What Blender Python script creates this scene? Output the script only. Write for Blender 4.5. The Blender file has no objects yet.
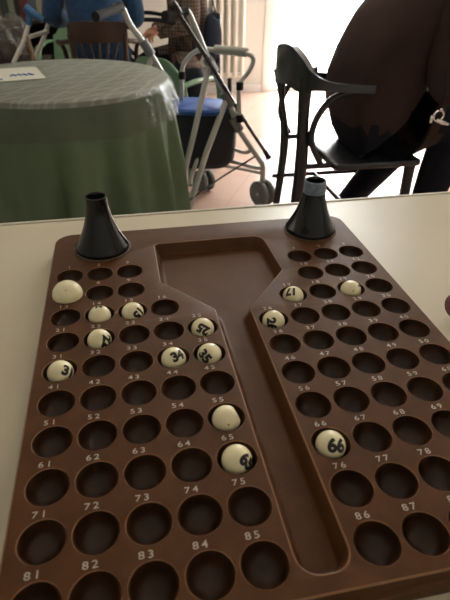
import bpy, bmesh, math, random
from mathutils import Vector, Matrix
random.seed(7)
S = bpy.context.scene
COL = S.collection
PI = math.pi
P = 0.036            # pitch of the wells
ZT, ZB = 0.75, 0.772  # table top, board top

# ---------------------------------------------------------------- camera
cam = bpy.data.cameras.new('camera'); co = bpy.data.objects.new('camera', cam); COL.objects.link(co)
R = Matrix(((0.9811249995626552, 0.10030376753643602, -0.16532661446717078),
            (-0.19307337765496554, 0.5558201155844298, -0.8085707575423527),
            (0.010789164661037201, 0.8252291520115534, 0.5646949978494669)))
co.matrix_world = Matrix.Translation((0.08146, -0.55231, 1.09876)) @ R.to_4x4()
cam.sensor_fit = 'HORIZONTAL'; cam.sensor_width = 36; cam.lens = 36 * 503.61 / 450
cam.clip_start = 0.02; cam.clip_end = 100
cam.dof.use_dof = True; cam.dof.focus_distance = 0.62; cam.dof.aperture_fstop = 16
S.camera = co
# ---------------------------------------------------------------- light
S.view_settings.view_transform = 'Standard'; S.view_settings.look = 'None'
S.view_settings.gamma = 1; S.view_settings.use_curve_mapping = False
S.view_settings.exposure = 0.0
W = bpy.data.worlds.new('sky'); S.world = W; W.use_nodes = True
W.node_tree.nodes['Background'].inputs[0].default_value = (0.93, 0.97, 1.0, 1)
W.node_tree.nodes['Background'].inputs[1].default_value = 7.0
def light(kind, name, loc, target, energy, color=(1, 1, 1), size=1, sizey=None):
    l = bpy.data.lights.new(name, kind); o = bpy.data.objects.new(name, l); COL.objects.link(o)
    l.energy = energy; l.color = color
    if kind == 'AREA':
        l.shape = 'RECTANGLE'; l.size = size; l.size_y = sizey or size
    if kind == 'SUN': l.angle = math.radians(1.2)
    o.location = loc
    o.rotation_euler = (Vector(target) - Vector(loc)).to_track_quat('-Z', 'Y').to_euler()
    return o
light('SUN', 'sun', (2, 8, 5), (2 - .45, 8 - 2.5, 5 - 2.1), 22, (1, .97, .92))
light('AREA', 'door_daylight', (2.45, 4.40, 1.25), (1.9, 0, .6), 105, (1, .98, .94), 1.9, 2.1)
light('AREA', 'left_fill', (-2.5, 1.6, 1.75), (0, .9, .7), 6, (1, .97, .90), 1.6, 1.2)  # added fill from the left; the wall there has no window
light('AREA', 'ceiling_fill', (.6, 2.2, 2.62), (.6, 2.2, 0), 9, (1, .92, .78), 1.2, .6)  # unseen overhead area light, added as ambient fill

# ---------------------------------------------------------------- materials
def mat(name, col, rough=.5, spec=.5, metal=0, noise=0, scale=20, bump=0, bscale=60, col2=None, sheen=0, coat=0, alpha=1, coords='Object'):
    m = bpy.data.materials.new(name); m.use_nodes = True
    nt = m.node_tree; b = nt.nodes['Principled BSDF']
    b.inputs['Base Color'].default_value = (*col, 1)
    b.inputs['Roughness'].default_value = rough
    b.inputs['Specular IOR Level'].default_value = spec
    b.inputs['Metallic'].default_value = metal
    b.inputs['Sheen Weight'].default_value = sheen
    b.inputs['Coat Weight'].default_value = coat
    tc = nt.nodes.new('ShaderNodeTexCoord')
    if noise or col2:
        n = nt.nodes.new('ShaderNodeTexNoise'); n.inputs['Scale'].default_value = scale; n.inputs['Detail'].default_value = 5
        nt.links.new(tc.outputs[coords], n.inputs['Vector'])
        r = nt.nodes.new('ShaderNodeValToRGB'); r.color_ramp.elements[0].position = .3; r.color_ramp.elements[1].position = .7
        c2 = col2 or tuple(c * (1 - noise) for c in col)
        r.color_ramp.elements[0].color = (*c2, 1); r.color_ramp.elements[1].color = (*col, 1)
        nt.links.new(n.outputs['Fac'], r.inputs['Fac']); nt.links.new(r.outputs['Color'], b.inputs['Base Color'])
    if bump:
        n2 = nt.nodes.new('ShaderNodeTexNoise'); n2.inputs['Scale'].default_value = bscale; n2.inputs['Detail'].default_value = 6
        nt.links.new(tc.outputs[coords], n2.inputs['Vector'])
        bp = nt.nodes.new('ShaderNodeBump'); bp.inputs['Strength'].default_value = bump; bp.inputs['Distance'].default_value = .01
        nt.links.new(n2.outputs['Fac'], bp.inputs['Height']); nt.links.new(bp.outputs['Normal'], b.inputs['Normal'])
    return m
M = {}
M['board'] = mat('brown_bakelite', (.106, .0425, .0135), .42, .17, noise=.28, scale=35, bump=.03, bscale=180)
M['board_in'] = mat('brown_bakelite_well_shade', (.050, .020, .007), .28, .38, noise=.25, scale=60, bump=.03, bscale=150)  # board brown darkened to paint in the shade inside the wells
M['rim'] = mat('worn_edge_highlight', (.27, .125, .050), .4, .5)  # worn rim, its orange lightened to paint in the edge highlight
M['print'] = mat('white_print', (.62, .56, .46), .6, .3, noise=.35, scale=220)
M['ivory'] = mat('ivory_plastic', (.94, .86, .54), .25, .5, noise=.10, scale=60, coat=.2)
M['ink'] = mat('black_ink', (.012, .012, .012), .4)
M['brownspot'] = mat('brown_speck', (.35, .2, .08), .5)
M['black_plastic'] = mat('black_plastic', (.004, .005, .007), .10, .40, noise=.3, scale=90)
M['glue'] = mat('old_glue', (.19, .13, .075), .5, noise=.5, scale=120, bump=.6, bscale=300)
M['laminate'] = mat('cream_laminate', (.60, .55, .40), .40, .35, noise=.05, scale=8, bump=.01, bscale=300)
M['edge'] = mat('cream_edging', (.62, .59, .48), .4)
M['steel'] = mat('grey_tube', (.42, .43, .40), .35, .5, metal=.35)
M['chrome'] = mat('chrome', (.75, .75, .75), .12, .5, metal=1)
M['dark_bar'] = mat('dark_varnish', (.05, .045, .04), .2, .6, metal=.3)
M['rubber'] = mat('black_rubber', (.014, .014, .016), .8, .2)
M['grey_rubber'] = mat('grey_rubber', (.16, .17, .17), .6)
M['pad'] = mat('grey_foam', (.33, .35, .30), .7)
M['blue_seat'] = mat('blue_seat_cloth', (.02, .085, .33), .6, noise=.2, scale=30)
M['bag'] = mat('black_nylon', (.012, .015, .022), .6, bump=.2, bscale=20)
M['skirt'] = mat('green_cloth', (.13, .19, .115), .8, .2, noise=.12, scale=14, bump=.15, bscale=250)
M['wood_dark'] = mat('dark_brown_wood', (.045, .018, .010), .35, .5, noise=.4, scale=12)
M['chair_black'] = mat('black_wood', (.010, .012, .016), .25, .55)
M['wall'] = mat('wall_paint', (.66, .67, .62), .8, .2, noise=.04, scale=3)
M['ceil'] = mat('ceiling_paint', (.75, .75, .72), .9, .2)
M['radiator'] = mat('radiator_enamel', (.78, .76, .68), .4)
M['frame'] = mat('door_frame_white', (.8, .8, .78), .4)
M['mint'] = mat('mint_plastic', (.13, .24, .14), .42, .4, noise=.08, scale=9)
M['blue_wool'] = mat('blue_wool', (.020, .065, .150), .9, .2, noise=.35, scale=40, bump=.5, bscale=120, sheen=.2)
M['brown_shirt'] = mat('dark_brown_jersey', (.045, .026, .021), .9, .2, noise=.2, scale=12, bump=.3, bscale=12)
M['black_cloth'] = mat('black_trousers', (.008, .010, .016), .85, .2, noise=.3, scale=10, bump=.3, bscale=14)
M['navy'] = mat('navy_cloth', (.02, .028, .045), .8, .2, bump=.3, bscale=20)
M['skin'] = mat('skin', (.50, .24, .15), .5, .4, noise=.1, scale=30)
M['hair'] = mat('grey_hair', (.30, .29, .27), .7, noise=.4, scale=80, bump=.5, bscale=90)
M['shoe'] = mat('shoe_leather', (.02, .018, .016), .4)
M['blue_plastic'] = mat('blue_plastic', (.02, .10, .24), .4)
M['tanwood'] = mat('tan_tube', (.28, .20, .12), .5)
M['white_tube'] = mat('white_enamel_tube', (.60, .60, .55), .35)
M['paper'] = mat('cream_paper', (.50, .51, .43), .7)
M['paper_ink'] = mat('blue_ink', (.01, .07, .38), .6)
M['basket'] = mat('dark_basket', (.02, .02, .022), .7)
M['shelfwood'] = mat('brown_shelf', (.05, .032, .02), .6, noise=.3, scale=6)
M['pinkcloth'] = mat('pink_cloth', (.62, .36, .33), .8, noise=.3, scale=200, bump=.4, bscale=300)
M['browncloth'] = mat('maroon_cloth', (.24, .11, .11), .8, noise=.3, scale=200)

def plaid():
    m = mat('brown_plaid_wool', (.12, .085, .07), .9, .2)
    nt = m.node_tree; b = nt.nodes['Principled BSDF']; tc = nt.nodes.new('ShaderNodeTexCoord')
    mix = None
    for ax in ('X', 'Y', 'Z'):
        w = nt.nodes.new('ShaderNodeTexWave'); w.bands_direction = ax; w.inputs['Scale'].default_value = 16
        w.inputs['Distortion'].default_value = .6
        nt.links.new(tc.outputs['Object'], w.inputs['Vector'])
        if mix is None: mix = w.outputs['Fac']
        else:
            a = nt.nodes.new('ShaderNodeMath'); a.operation = 'ADD'
            nt.links.new(mix, a.inputs[0]); nt.links.new(w.outputs['Fac'], a.inputs[1]); mix = a.outputs[0]
    r = nt.nodes.new('ShaderNodeValToRGB'); r.color_ramp.elements[0].position = .25; r.color_ramp.elements[1].position = .8
    r.color_ramp.elements[0].color = (.055, .038, .033, 1); r.color_ramp.elements[1].color = (.17, .13, .10, 1)
    d = nt.nodes.new('ShaderNodeMath'); d.operation = 'DIVIDE'; d.inputs[1].default_value = 3
    nt.links.new(mix, d.inputs[0]); nt.links.new(d.outputs[0], r.inputs['Fac']); nt.links.new(r.outputs['Color'], b.inputs['Base Color'])
    return m
M['plaid'] = plaid()

def tiles():
    m = mat('pink_floor_tile', (.5, .3, .22), .22, .5)
    nt = m.node_tree; b = nt.nodes['Principled BSDF']; tc = nt.nodes.new('ShaderNodeTexCoord')
    br = nt.nodes.new('ShaderNodeTexBrick'); br.offset = 0; br.inputs['Scale'].default_value = 1
    br.inputs['Brick Width'].default_value = .4; br.inputs['Row Height'].default_value = .4
    br.inputs['Mortar Size'].default_value = .0025
    br.inputs['Color1'].default_value = (.66, .45, .37, 1); br.inputs['Color2'].default_value = (.63, .43, .35, 1)
    br.inputs['Mortar'].default_value = (.50, .33, .26, 1)
    mp = nt.nodes.new('ShaderNodeMapping'); mp.inputs['Rotation'].default_value = (0, 0, .5)
    nt.links.new(tc.outputs['Object'], mp.inputs['Vector']); nt.links.new(mp.outputs[0], br.inputs['Vector'])
    nt.links.new(br.outputs['Color'], b.inputs['Base Color'])
    return m
M['floor'] = tiles()

def film(name, tint, fac, bump, bscale, rough=.12, dif=(.7, .72, .68)):
    m = bpy.data.materials.new(name); m.use_nodes = True; nt = m.node_tree; nt.nodes.clear()
    out = nt.nodes.new('ShaderNodeOutputMaterial'); mx = nt.nodes.new('ShaderNodeMixShader')
    tr = nt.nodes.new('ShaderNodeBsdfTransparent'); tr.inputs[0].default_value = (*tint, 1)
    pb = nt.nodes.new('ShaderNodeBsdfPrincipled'); pb.inputs['Base Color'].default_value = (*dif, 1)
    pb.inputs['Roughness'].default_value = rough
    pb.inputs['Specular IOR Level'].default_value = .8
    n = nt.nodes.new('ShaderNodeTexNoise'); n.inputs['Scale'].default_value = bscale; n.inputs['Detail'].default_value = 4
    tc = nt.nodes.new('ShaderNodeTexCoord'); nt.links.new(tc.outputs['Object'], n.inputs['Vector'])
    bp = nt.nodes.new('ShaderNodeBump'); bp.inputs['Strength'].default_value = bump; bp.inputs['Distance'].default_value = .02
    nt.links.new(n.outputs['Fac'], bp.inputs['Height']); nt.links.new(bp.outputs['Normal'], pb.inputs['Normal'])
    mx.inputs[0].default_value = fac
    nt.links.new(tr.outputs[0], mx.inputs[1]); nt.links.new(pb.outputs[0], mx.inputs[2]); nt.links.new(mx.outputs[0], out.inputs[0])
    return m
M['film'] = film('clear_plastic_sheet', (.96, .97, .95), .30, 1.0, 30, .06, (.12, .13, .11))
M['glass'] = film('window_glass', (.98, .99, 1), .04, 0, 1, .02)
M['bagfilm'] = film('clear_bag', (.85, .85, .82), .28, 1.0, 25, .2, (.3, .3, .27))

# ---------------------------------------------------------------- helpers
def link(name, me, m=None, parent=None, smooth=True):
    if isinstance(me, bmesh.types.BMesh):
        bm = me; bmesh.ops.recalc_face_normals(bm, faces=bm.faces[:])
        me = bpy.data.meshes.new(name); bm.to_mesh(me); bm.free()
    if m is not None:
        for x in (m if isinstance(m, (list, tuple)) else [m]): me.materials.append(x)
    o = bpy.data.objects.new(name, me); COL.objects.link(o)
    if parent is not None: o.parent = parent
    if smooth:
        me.polygons.foreach_set('use_smooth', [True] * len(me.polygons))
        me.set_sharp_from_angle(angle=math.radians(40))
    return o
def tag(o, label=None, cat=None, group=None, kind=None):
    if label: o['label'] = label
    if cat: o['category'] = cat
    if group: o['group'] = group
    if kind: o['kind'] = kind
    return o
def thing(name, label, cat, loc=(0, 0, 0), rz=0, group=None):
    o = bpy.data.objects.new(name, None); COL.objects.link(o); o.location = loc; o.rotation_euler = (0, 0, rz)
    o.empty_display_size = .05
    return tag(o, label, cat, group)
def box(bm, lo, hi, bev=0, mi=0):
    lo, hi = Vector(lo), Vector(hi)
    r = bmesh.ops.create_cube(bm, size=1, matrix=Matrix.Translation((lo + hi) / 2) @ Matrix.Diagonal((*(hi - lo), 1)))
    vs = r['verts']
    if bev:
        es = list({e for v in vs for e in v.link_edges})
        rb = bmesh.ops.bevel(bm, geom=es, offset=bev, segments=2, profile=.5, affect='EDGES')
    return bm
def catmull(pts, n=6, closed=False):
    pts = [Vector(p) for p in pts]; out = []
    L = len(pts)
    for i in range(L if closed else L - 1):
        if closed: a, b, c, d = pts[i - 1], pts[i], pts[(i + 1) % L], pts[(i + 2) % L]
        else: a, b, c, d = pts[max(i - 1, 0)], pts[i], pts[i + 1], pts[min(i + 2, L - 1)]
        for k in range(n):
            t = k / n
            out.append(.5 * ((2 * b) + (c - a) * t + (2 * a - 5 * b + 4 * c - d) * t * t + (3 * b - a - 3 * c + d) * t ** 3))
    if not closed: out.append(pts[-1])
    return out
def tube(bm, pts, r, seg=10, smooth=0, cap=True, flat=1.0, closed=False):
    """round bar through pts; r a number or one radius per point"""
    if smooth:
        rr = r
        if not isinstance(r, (int, float)):
            rr = []
            for i in range(len(r) - 1):
                for k in range(smooth): rr.append(r[i] + (r[i + 1] - r[i]) * k / smooth)
            rr.append(r[-1])
        pts = catmull(pts, smooth, closed); r = rr
    pts = [Vector(p) for p in pts]; N = len(pts)
    rad = [r] * N if isinstance(r, (int, float)) else r
    rings = []; up = None
    for i, p in enumerate(pts):
        if closed: t = (pts[(i + 1) % N] - pts[i - 1]).normalized()
        else: t = (pts[min(i + 1, N - 1)] - pts[max(i - 1, 0)]).normalized()
        if up is None:
            up = Vector((0, 0, 1)) if abs(t.z) < .9 else Vector((1, 0, 0))
        up = (up - t * up.dot(t)).normalized(); sd = t.cross(up)
        rings.append([bm.verts.new(p + (up * math.cos(a) * flat + sd * math.sin(a)) * rad[i]) for a in [2 * PI * k / seg for k in range(seg)]])
    for i in range(N if closed else N - 1):
        a, b = rings[i], rings[(i + 1) % N]
        for k in range(seg): bm.faces.new((a[k], a[(k + 1) % seg], b[(k + 1) % seg], b[k]))
    if cap and not closed:
        bm.faces.new(rings[0][::-1]); bm.faces.new(rings[-1])
    return bm
def lathe(bm, prof, loc=(0, 0, 0), seg=32, axis=None, mats=None):
    loc = Vector(loc); q = Vector((0, 0, 1)).rotation_difference(Vector(axis)).to_matrix() if axis else Matrix.Identity(3)
    rings = []
    for (r, z) in prof:
        if r < 1e-6: rings.append([bm.verts.new(loc + q @ Vector((0, 0, z)))])
        else: rings.append([bm.verts.new(loc + q @ Vector((r * math.cos(2 * PI * k / seg), r * math.sin(2 * PI * k / seg), z))) for k in range(seg)])
    for j, (a, b) in enumerate(zip(rings, rings[1:])):
        for k in range(seg):
            k2 = (k + 1) % seg
            if len(a) == 1 and len(b) == 1: continue
            if len(a) == 1: fc = bm.faces.new((a[0], b[k], b[k2]))
            elif len(b) == 1: fc = bm.faces.new((a[k], a[k2], b[0]))
            else: fc = bm.faces.new((a[k], a[k2], b[k2], b[k]))
            if mats: fc.material_index = mats[j]
    return bm
def mesh_from_obj(o):
    dg = bpy.context.evaluated_depsgraph_get(); dg.update()
    me = bpy.data.meshes.new_from_object(o.evaluated_get(dg)); bpy.data.objects.remove(o); return me
def text_mesh(s, size=1, offset=0, spacing=1.0, res=3):
    cu = bpy.data.curves.new('t', 'FONT'); cu.body = s; cu.size = size; cu.offset = offset; cu.align_x = 'CENTER'; cu.align_y = 'CENTER'
    cu.space_character = spacing; cu.resolution_u = res
    o = bpy.data.objects.new('t', cu); COL.objects.link(o)
    return mesh_from_obj(o)
def skin(bones, sub=2):
    """bones: dict name->(pos, radius), list of edges; returns mesh data of a smooth grown surface"""
    nodes, edges, root = bones
    names = list(nodes); me = bpy.data.meshes.new('sk')
    me.from_pydata([tuple(nodes[n][0]) for n in names], [(names.index(a), names.index(b)) for a, b in edges], [])
    o = bpy.data.objects.new('sk', me); COL.objects.link(o)
    md = o.modifiers.new('s', 'SKIN'); md.use_smooth_shade = True
    for i, n in enumerate(names):
        r = nodes[n][1]; sv = me.skin_vertices[0].data[i]
        sv.radius = (r, r) if isinstance(r, (int, float)) else r
        sv.use_root = (n == root)
    sd = o.modifiers.new('d', 'SUBSURF'); sd.levels = sub; sd.render_levels = sub
    return mesh_from_obj(o)
def join_meshes(mes):
    bm = bmesh.new()
    for m in mes: bm.from_mesh(m)
    return bm

# ---------------------------------------------------------------- room
RX0, RX1, RY0, RY1, H = -2.6, 4.2, -2.4, 4.5, 2.7
bm = bmesh.new(); box(bm, (RX0, RY0, -.05), (RX1, RY1 + .15, 0)); tag(link('floor', bm, M['floor'], smooth=False), kind='structure')
bm = bmesh.new(); box(bm, (RX0, RY0, H), (RX1, RY1 + .15, H + .05)); tag(link('ceiling', bm, M['ceil'], smooth=False), kind='structure')
DX0, DX1, DH = 1.50, 3.45, 2.25
bm = bmesh.new()
box(bm, (RX0, RY1, 0), (DX0, RY1 + .15, H)); box(bm, (DX1, RY1, 0), (RX1, RY1 + .15, H)); box(bm, (DX0, RY1, DH), (DX1, RY1 + .15, H))
tag(link('wall_back', bm, M['wall'], smooth=False), kind='structure')
bm = bmesh.new(); box(bm, (RX0 - .1, RY0, 0), (RX0, RY1 + .15, H)); tag(link('wall_left', bm, M['wall'], smooth=False), kind='structure')
bm = bmesh.new(); box(bm, (RX1, RY0, 0), (RX1 + .1, RY1 + .15, H)); tag(link('wall_right', bm, M['wall'], smooth=False), kind='structure')
bm = bmesh.new(); box(bm, (RX0, RY0 - .1, 0), (RX1, RY0, H)); tag(link('wall_front', bm, M['wall'], smooth=False), kind='structure')
bm = bmesh.new(); box(bm, (RX0, RY1 - .012, 0), (DX0 - .06, RY1, .07), .003); tag(link('baseboard_back', bm, M['frame'], smooth=False), kind='structure')
# glazed door to the terrace
d = bpy.data.objects.new('door_1', None); COL.objects.link(d); d.location = ((DX0 + DX1) / 2, RY1 + .05, 0); tag(d, kind='structure')
hw = (DX1 - DX0) / 2
bm = bmesh.new()
box(bm, (-hw - .05, -.06, 0), (-hw + .04, .06, DH + .04), .005); box(bm, (hw - .04, -.06, 0), (hw + .05, .06, DH + .04), .005)
box(bm, (-hw, -.06, DH - .04), (hw, .06, DH + .04), .005); box(bm, (-hw, -.05, 0), (hw, .05, .03), .004); box(bm, (-.03, -.04, 0), (.03, .04, DH), .004)
link('door_frame', bm, M['frame'], d)
for x0, x1 in ((-hw + .04, -.03), (.03, hw - .04)):
    bm = bmesh.new(); box(bm, (x0, -.004, .03), (x1, .004, DH - .04)); link('glass_pane', bm, M['glass'], d, False)
bm = bmesh.new(); tube(bm, [(-.05, -.05, 1.0), (-.05, -.09, 1.0), (-.16, -.09, 1.0)], .009, 8); link('door_handle', bm, M['chrome'], d)
bm = bmesh.new(); box(bm, (RX0 - 3, RY1 + .15, -.12), (RX1 + 3, RY1 + 9, -.03))
tag(link('terrace_paving', bm, mat('pale_paving', (.75, .73, .68), .8), smooth=False), kind='structure')

# radiator on the back wall
rd = thing('radiator', 'cream column radiator on the pale back wall', 'radiator', (1.06, RY1 - .075, 0))
for k in range(6):
    x = -.165 + k * .066
    bm = bmesh.new()
    for dy in (-.03, .03): tube(bm, [(x, dy, .17), (x, dy, 1.35)], .018, 10)
    tube(bm, [(x, -.035, .17), (x, .035, .17)], .022, 10); tube(bm, [(x, -.035, 1.35), (x, .035, 1.35)], .022, 10)
    link('radiator_column', bm, M['radiator'], rd)
for z in (.18, 1.34): bm = bmesh.new(); tube(bm, [(-.2, 0, z), (.2, 0, z)], .016); link('header_pipe', bm, M['radiator'], rd)
for x in (-.12, .12):
    for z in (.30, 1.2): bm = bmesh.new(); box(bm, (x - .01, -.03, z), (x + .01, .075, z + .02)); link('wall_bracket', bm, M['radiator'], rd)

# ---------------------------------------------------------------- the table in front
t = thing('dining_table', 'long cream laminate table carrying the brown bingo board', 'table', (.35, -.35, 0))
bm = bmesh.new(); box(bm, (-1.15, -.55, ZT - .026), (1.15, .560, ZT), .003); link('tabletop', bm, M['laminate'], t)
bm = bmesh.new(); box(bm, (-1.153, .5595, ZT - .027), (1.153, .5665, ZT + .0012), .002); link('edge_strip', bm, M['edge'], t)
bm = bmesh.new(); box(bm, (-1.02, -.45, ZT - .09), (1.02, -.42, ZT - .026)); box(bm, (-1.02, .42, ZT - .09), (1.02, .45, ZT - .026))
box(bm, (-1.05, -.45, ZT - .09), (-1.02, .45, ZT - .026)); box(bm, (1.02, -.45, ZT - .09), (1.05, .45, ZT - .026)); link('apron', bm, M['laminate'], t)
for sx in (-1.03, 1.03):
    for sy in (-.43, .43):
        bm = bmesh.new(); box(bm, (sx - .025, sy - .025, 0), (sx + .025, sy + .025, ZT - .026), .004); link('leg', bm, M['steel'], t)

# ---------------------------------------------------------------- the bingo board
def arc_poly(corners, n=8):
    """corners: (x, y, radius) ccw or cw -> points with rounded corners"""
    out = []; L = len(corners)
    for i, (x, y, r) in enumerate(corners):
        p = Vector((x, y)); a = (Vector(corners[i - 1][:2]) - p).normalized(); b = (Vector(corners[(i + 1) % L][:2]) - p).normalized()
        ang = math.acos(max(-1, min(1, a.dot(b)))); dd = r / math.tan(ang / 2)
        c = p + (a + b).normalized() * (r / math.sin(ang / 2))
        s, e = p + a * dd, p + b * dd
        a0 = math.atan2(*(s - c).yx); a1 = math.atan2(*(e - c).yx)
        da = (a1 - a0 + PI) % (2 * PI) - PI
        for k in range(n + 1):
            th = a0 + da * k / n; out.append(Vector((c.x + r * math.cos(th), c.y + r * math.sin(th))))
    return out
def inset(poly, dd):
    """offset a ccw polygon inwards by dd"""
    out = []; L = len(poly)
    for i, p in enumerate(poly):
        a = (p - poly[i - 1]).normalized(); b = (poly[(i + 1) % L] - p).normalized()
        na, nb = Vector((-a.y, a.x)), Vector((-b.y, b.x)); n = na + nb
        n = n.normalized() / max(.35, (n.normalized()).dot(na)); out.append(p + n * dd)
    return out
GAP, RAT = 1.18018781, 1.19666377
def well_xy(num):
    if num <= 12:
        r = (num - 1) // 6; k = (num - 1) % 6; c = k if k < 3 else k + 4
    elif num <= 20:
        r = 2; k = num - 13; c = k if k < 4 else k + 2
    else:
        r = (num - 1) // 10 + 1; c = (num - 1) % 10
    return ((c + (GAP if c > 4 else 0)) * P, -r * RAT * P)
CX = .1835
out_c = [(-.0235, -.4125, .022), (.3905, -.4125, .022), (.3905, .1125, .022), (-.0235, .1125, .022)]
outer = arc_poly(out_c, 10)
tr_c = [(CX - .0200, -.4020, .0165), (CX + .0195, -.4020, .0165), (CX + .0190, -.106, .014), (CX + .079, -.030, .004), (CX + .0765, .0672, .016),
        (CX - .0765, .0672, .009), (CX - .0765, -.032, .004), (CX - .0215, -.100, .012)]
def inset_corners(cs, dd):
    pts = [Vector(c[:2]) for c in cs]; ins = inset_sharp(pts, dd); out = []
    for i, c in enumerate(cs):
        a = pts[i] - pts[i - 1]; b = pts[(i + 1) % len(pts)] - pts[i]; convex = a.x * b.y - a.y * b.x > 0
        out.append((ins[i].x, ins[i].y, max(.0012, c[2] - dd) if convex else c[2] + dd))
    return out
def inset_sharp(poly, dd):
    out = []; L = len(poly)
    for i, p in enumerate(poly):
        a = (p - poly[i - 1]).normalized(); b = (poly[(i + 1) % L] - p).normalized()
        na, nb = Vector((-a.y, a.x)), Vector((-b.y, b.x)); n = (na + nb).normalized(); out.append(p + n * (dd / n.dot(na)))
    return out
def trg(dd): return arc_poly(inset_corners(tr_c, dd), 8)
trough = trg(0)
WR = .0165; WSEG = 40
cu = bpy.data.curves.new('c', 'CURVE'); cu.dimensions = '2D'; cu.fill_mode = 'BOTH'
def addspl(pts):
    s = cu.splines.new('POLY'); s.points.add(len(pts) - 1); s.use_cyclic_u = True
    for q, pt in zip(s.points, pts): q.co = (pt[0], pt[1], 0, 1)
addspl(outer); addspl(trough)
for n in range(1, 91):
    x, y = well_xy(n); addspl([(x + WR * math.cos(2 * PI * k / WSEG), y + WR * math.sin(2 * PI * k / WSEG)) for k in range(WSEG)])
co2 = bpy.data.objects.new('c', cu); COL.objects.link(co2); top_me = mesh_from_obj(co2)
bm = bmesh.new(); bm.from_mesh(top_me)
def loops(bm, rows, mats):
    rings = [[bm.verts.new((p[0], p[1], z)) for p in poly] for poly, z in rows]
    for j, (a, b) in enumerate(zip(rings, rings[1:])):
        for k in range(len(a)):
            f = bm.faces.new((a[k], a[(k + 1) % len(a)], b[(k + 1) % len(b)], b[k])); f.material_index = mats[j]
    return rings
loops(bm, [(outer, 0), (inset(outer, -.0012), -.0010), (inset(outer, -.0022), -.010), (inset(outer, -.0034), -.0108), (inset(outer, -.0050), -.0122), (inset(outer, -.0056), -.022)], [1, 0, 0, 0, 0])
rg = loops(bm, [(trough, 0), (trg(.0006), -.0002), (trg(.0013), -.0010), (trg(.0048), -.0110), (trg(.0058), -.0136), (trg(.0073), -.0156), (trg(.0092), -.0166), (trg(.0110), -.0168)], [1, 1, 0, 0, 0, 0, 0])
bm.faces.new(rg[-1])
for n in range(1, 91):
    x, y = well_xy(n)
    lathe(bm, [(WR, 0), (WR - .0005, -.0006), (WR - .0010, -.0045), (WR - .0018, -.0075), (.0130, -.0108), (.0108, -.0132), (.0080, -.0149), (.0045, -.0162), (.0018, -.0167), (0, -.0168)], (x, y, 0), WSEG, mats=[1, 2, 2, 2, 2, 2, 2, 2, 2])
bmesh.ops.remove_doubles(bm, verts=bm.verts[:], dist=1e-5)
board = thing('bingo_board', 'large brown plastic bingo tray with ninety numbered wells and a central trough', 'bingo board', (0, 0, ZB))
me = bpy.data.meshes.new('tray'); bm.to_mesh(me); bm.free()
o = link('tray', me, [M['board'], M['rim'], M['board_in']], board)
me.set_sharp_from_angle(angle=math.radians(24))
# printed numbers
dig = {c: text_mesh(c, .0076, .00004, res=3) for c in '0123456789'}
for n in range(1, 91):
    x, y = well_xy(n); s = str(n); oy = .0203 if n > 12 else .0215
    ox = -.0035 if (n > 12 and ((n - 1) % 10) < 5) else -.0018
    bm = bmesh.new()
    for i, c in enumerate(s):
        st = len(bm.verts); bm.from_mesh(dig[c]); bm.verts.ensure_lookup_table()
        for v in bm.verts[st:]: v.co = Vector(((i - (len(s) - 1) / 2) * .0062 + v.co.x * 1.2, v.co.y, 0))
    me = bpy.data.meshes.new('printed_number'); bm.to_mesh(me); bm.free()
    link('printed_number', me, M['print'], board, False).location = (x + ox, y + oy, .00022)

# ---------------------------------------------------------------- numbered balls
BR = .01235
base = {}
def ball(num, nrm, up, label, txt=None, size=.0132, speck=None, flat=None):
    x, y = well_xy(num)
    b = thing('numbered_ball', label, 'ball', (x, y, ZB - .0038), 0, 'numbered balls in the wells')
    key = flat
    if key not in base:
        bm = bmesh.new(); bmesh.ops.create_uvsphere(bm, u_segments=48, v_segments=32, radius=BR)
        if flat:
            fn = Vector(flat).normalized()
            for v in bm.verts:
                h = v.co.dot(fn)
                if h > BR * .84: v.co -= fn * (h - BR * .84) * .92
        base[key] = bm; bmx = bm
        me = bpy.data.meshes.new('ball_body'); bm.to_mesh(me); bm.free(); me.materials.append(M['ivory'])
        me.polygons.foreach_set('use_smooth', [True] * len(me.polygons)); base[key] = me
    o = bpy.data.objects.new('ball_body', base[key]); COL.objects.link(o); o.parent = b
    if txt:
        n = (Vector(nrm) + Vector((0, 0, .16))).normalized(); u = Vector(up); u = (u - n * u.dot(n)).normalized(); r = u.cross(n)
        tm = text_mesh(txt, size, .00080, 1.0, 4); bm = bmesh.new(); bm.from_mesh(tm)
        bmesh.ops.triangulate(bm, faces=bm.faces[:]); bmesh.ops.subdivide_edges(bm, edges=bm.edges[:], cuts=3)
        bmesh.ops.triangulate(bm, faces=bm.faces[:])
        for v in bm.verts:
            a, c = v.co.x / BR, v.co.y / BR; L = math.hypot(a, c)
            dirv = n if L < 1e-6 else n * math.cos(L) + (r * a + u * c) / L * math.sin(L)
            v.co = dirv * (BR + .00016)
        me = bpy.data.meshes.new('printed_number'); bm.to_mesh(me); bm.free()
        link('printed_number', me, M['ink'], b, False)
    if speck:
        bm = bmesh.new(); n = Vector(speck).normalized()
        lathe(bm, [(0, BR + .0001), (.0008, BR - .0000), (.0011, BR - .0002)], (0, 0, 0), 12, axis=n)
        link('speck', bm, M['brownspot'], b)
    return b
ball(66, (.095, -.76, .642), (.164, .649, .743), 'ivory ball showing a black 66, in the right half of the board', '66', .0150)
ball(65, (.567, -.719, .403), (.50, .62, .20), 'ivory ball under the printed 65, its number turned sideways beside the trough', '65', .0135)
ball(55, None, None, 'ivory ball with no number showing and a brown speck, under the printed 55', speck=(-.018, -.892, .453), flat=(.8, .1, .35))
ball(35, (-.571, -.726, .384), (.636, -.095, .766), 'ivory ball showing a tilted black 35, nearest the trough in its row', '35')
ball(34, (.372, -.583, .722), (-.317, .651, .69), 'ivory ball with the black 34 leaning left, beside the ball marked 35', '34')
ball(25, (-.071, -.84, .539), (-.565, -.411, -.716), 'ivory ball with an upside-down black 25, behind the ball marked 35', '25')
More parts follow.
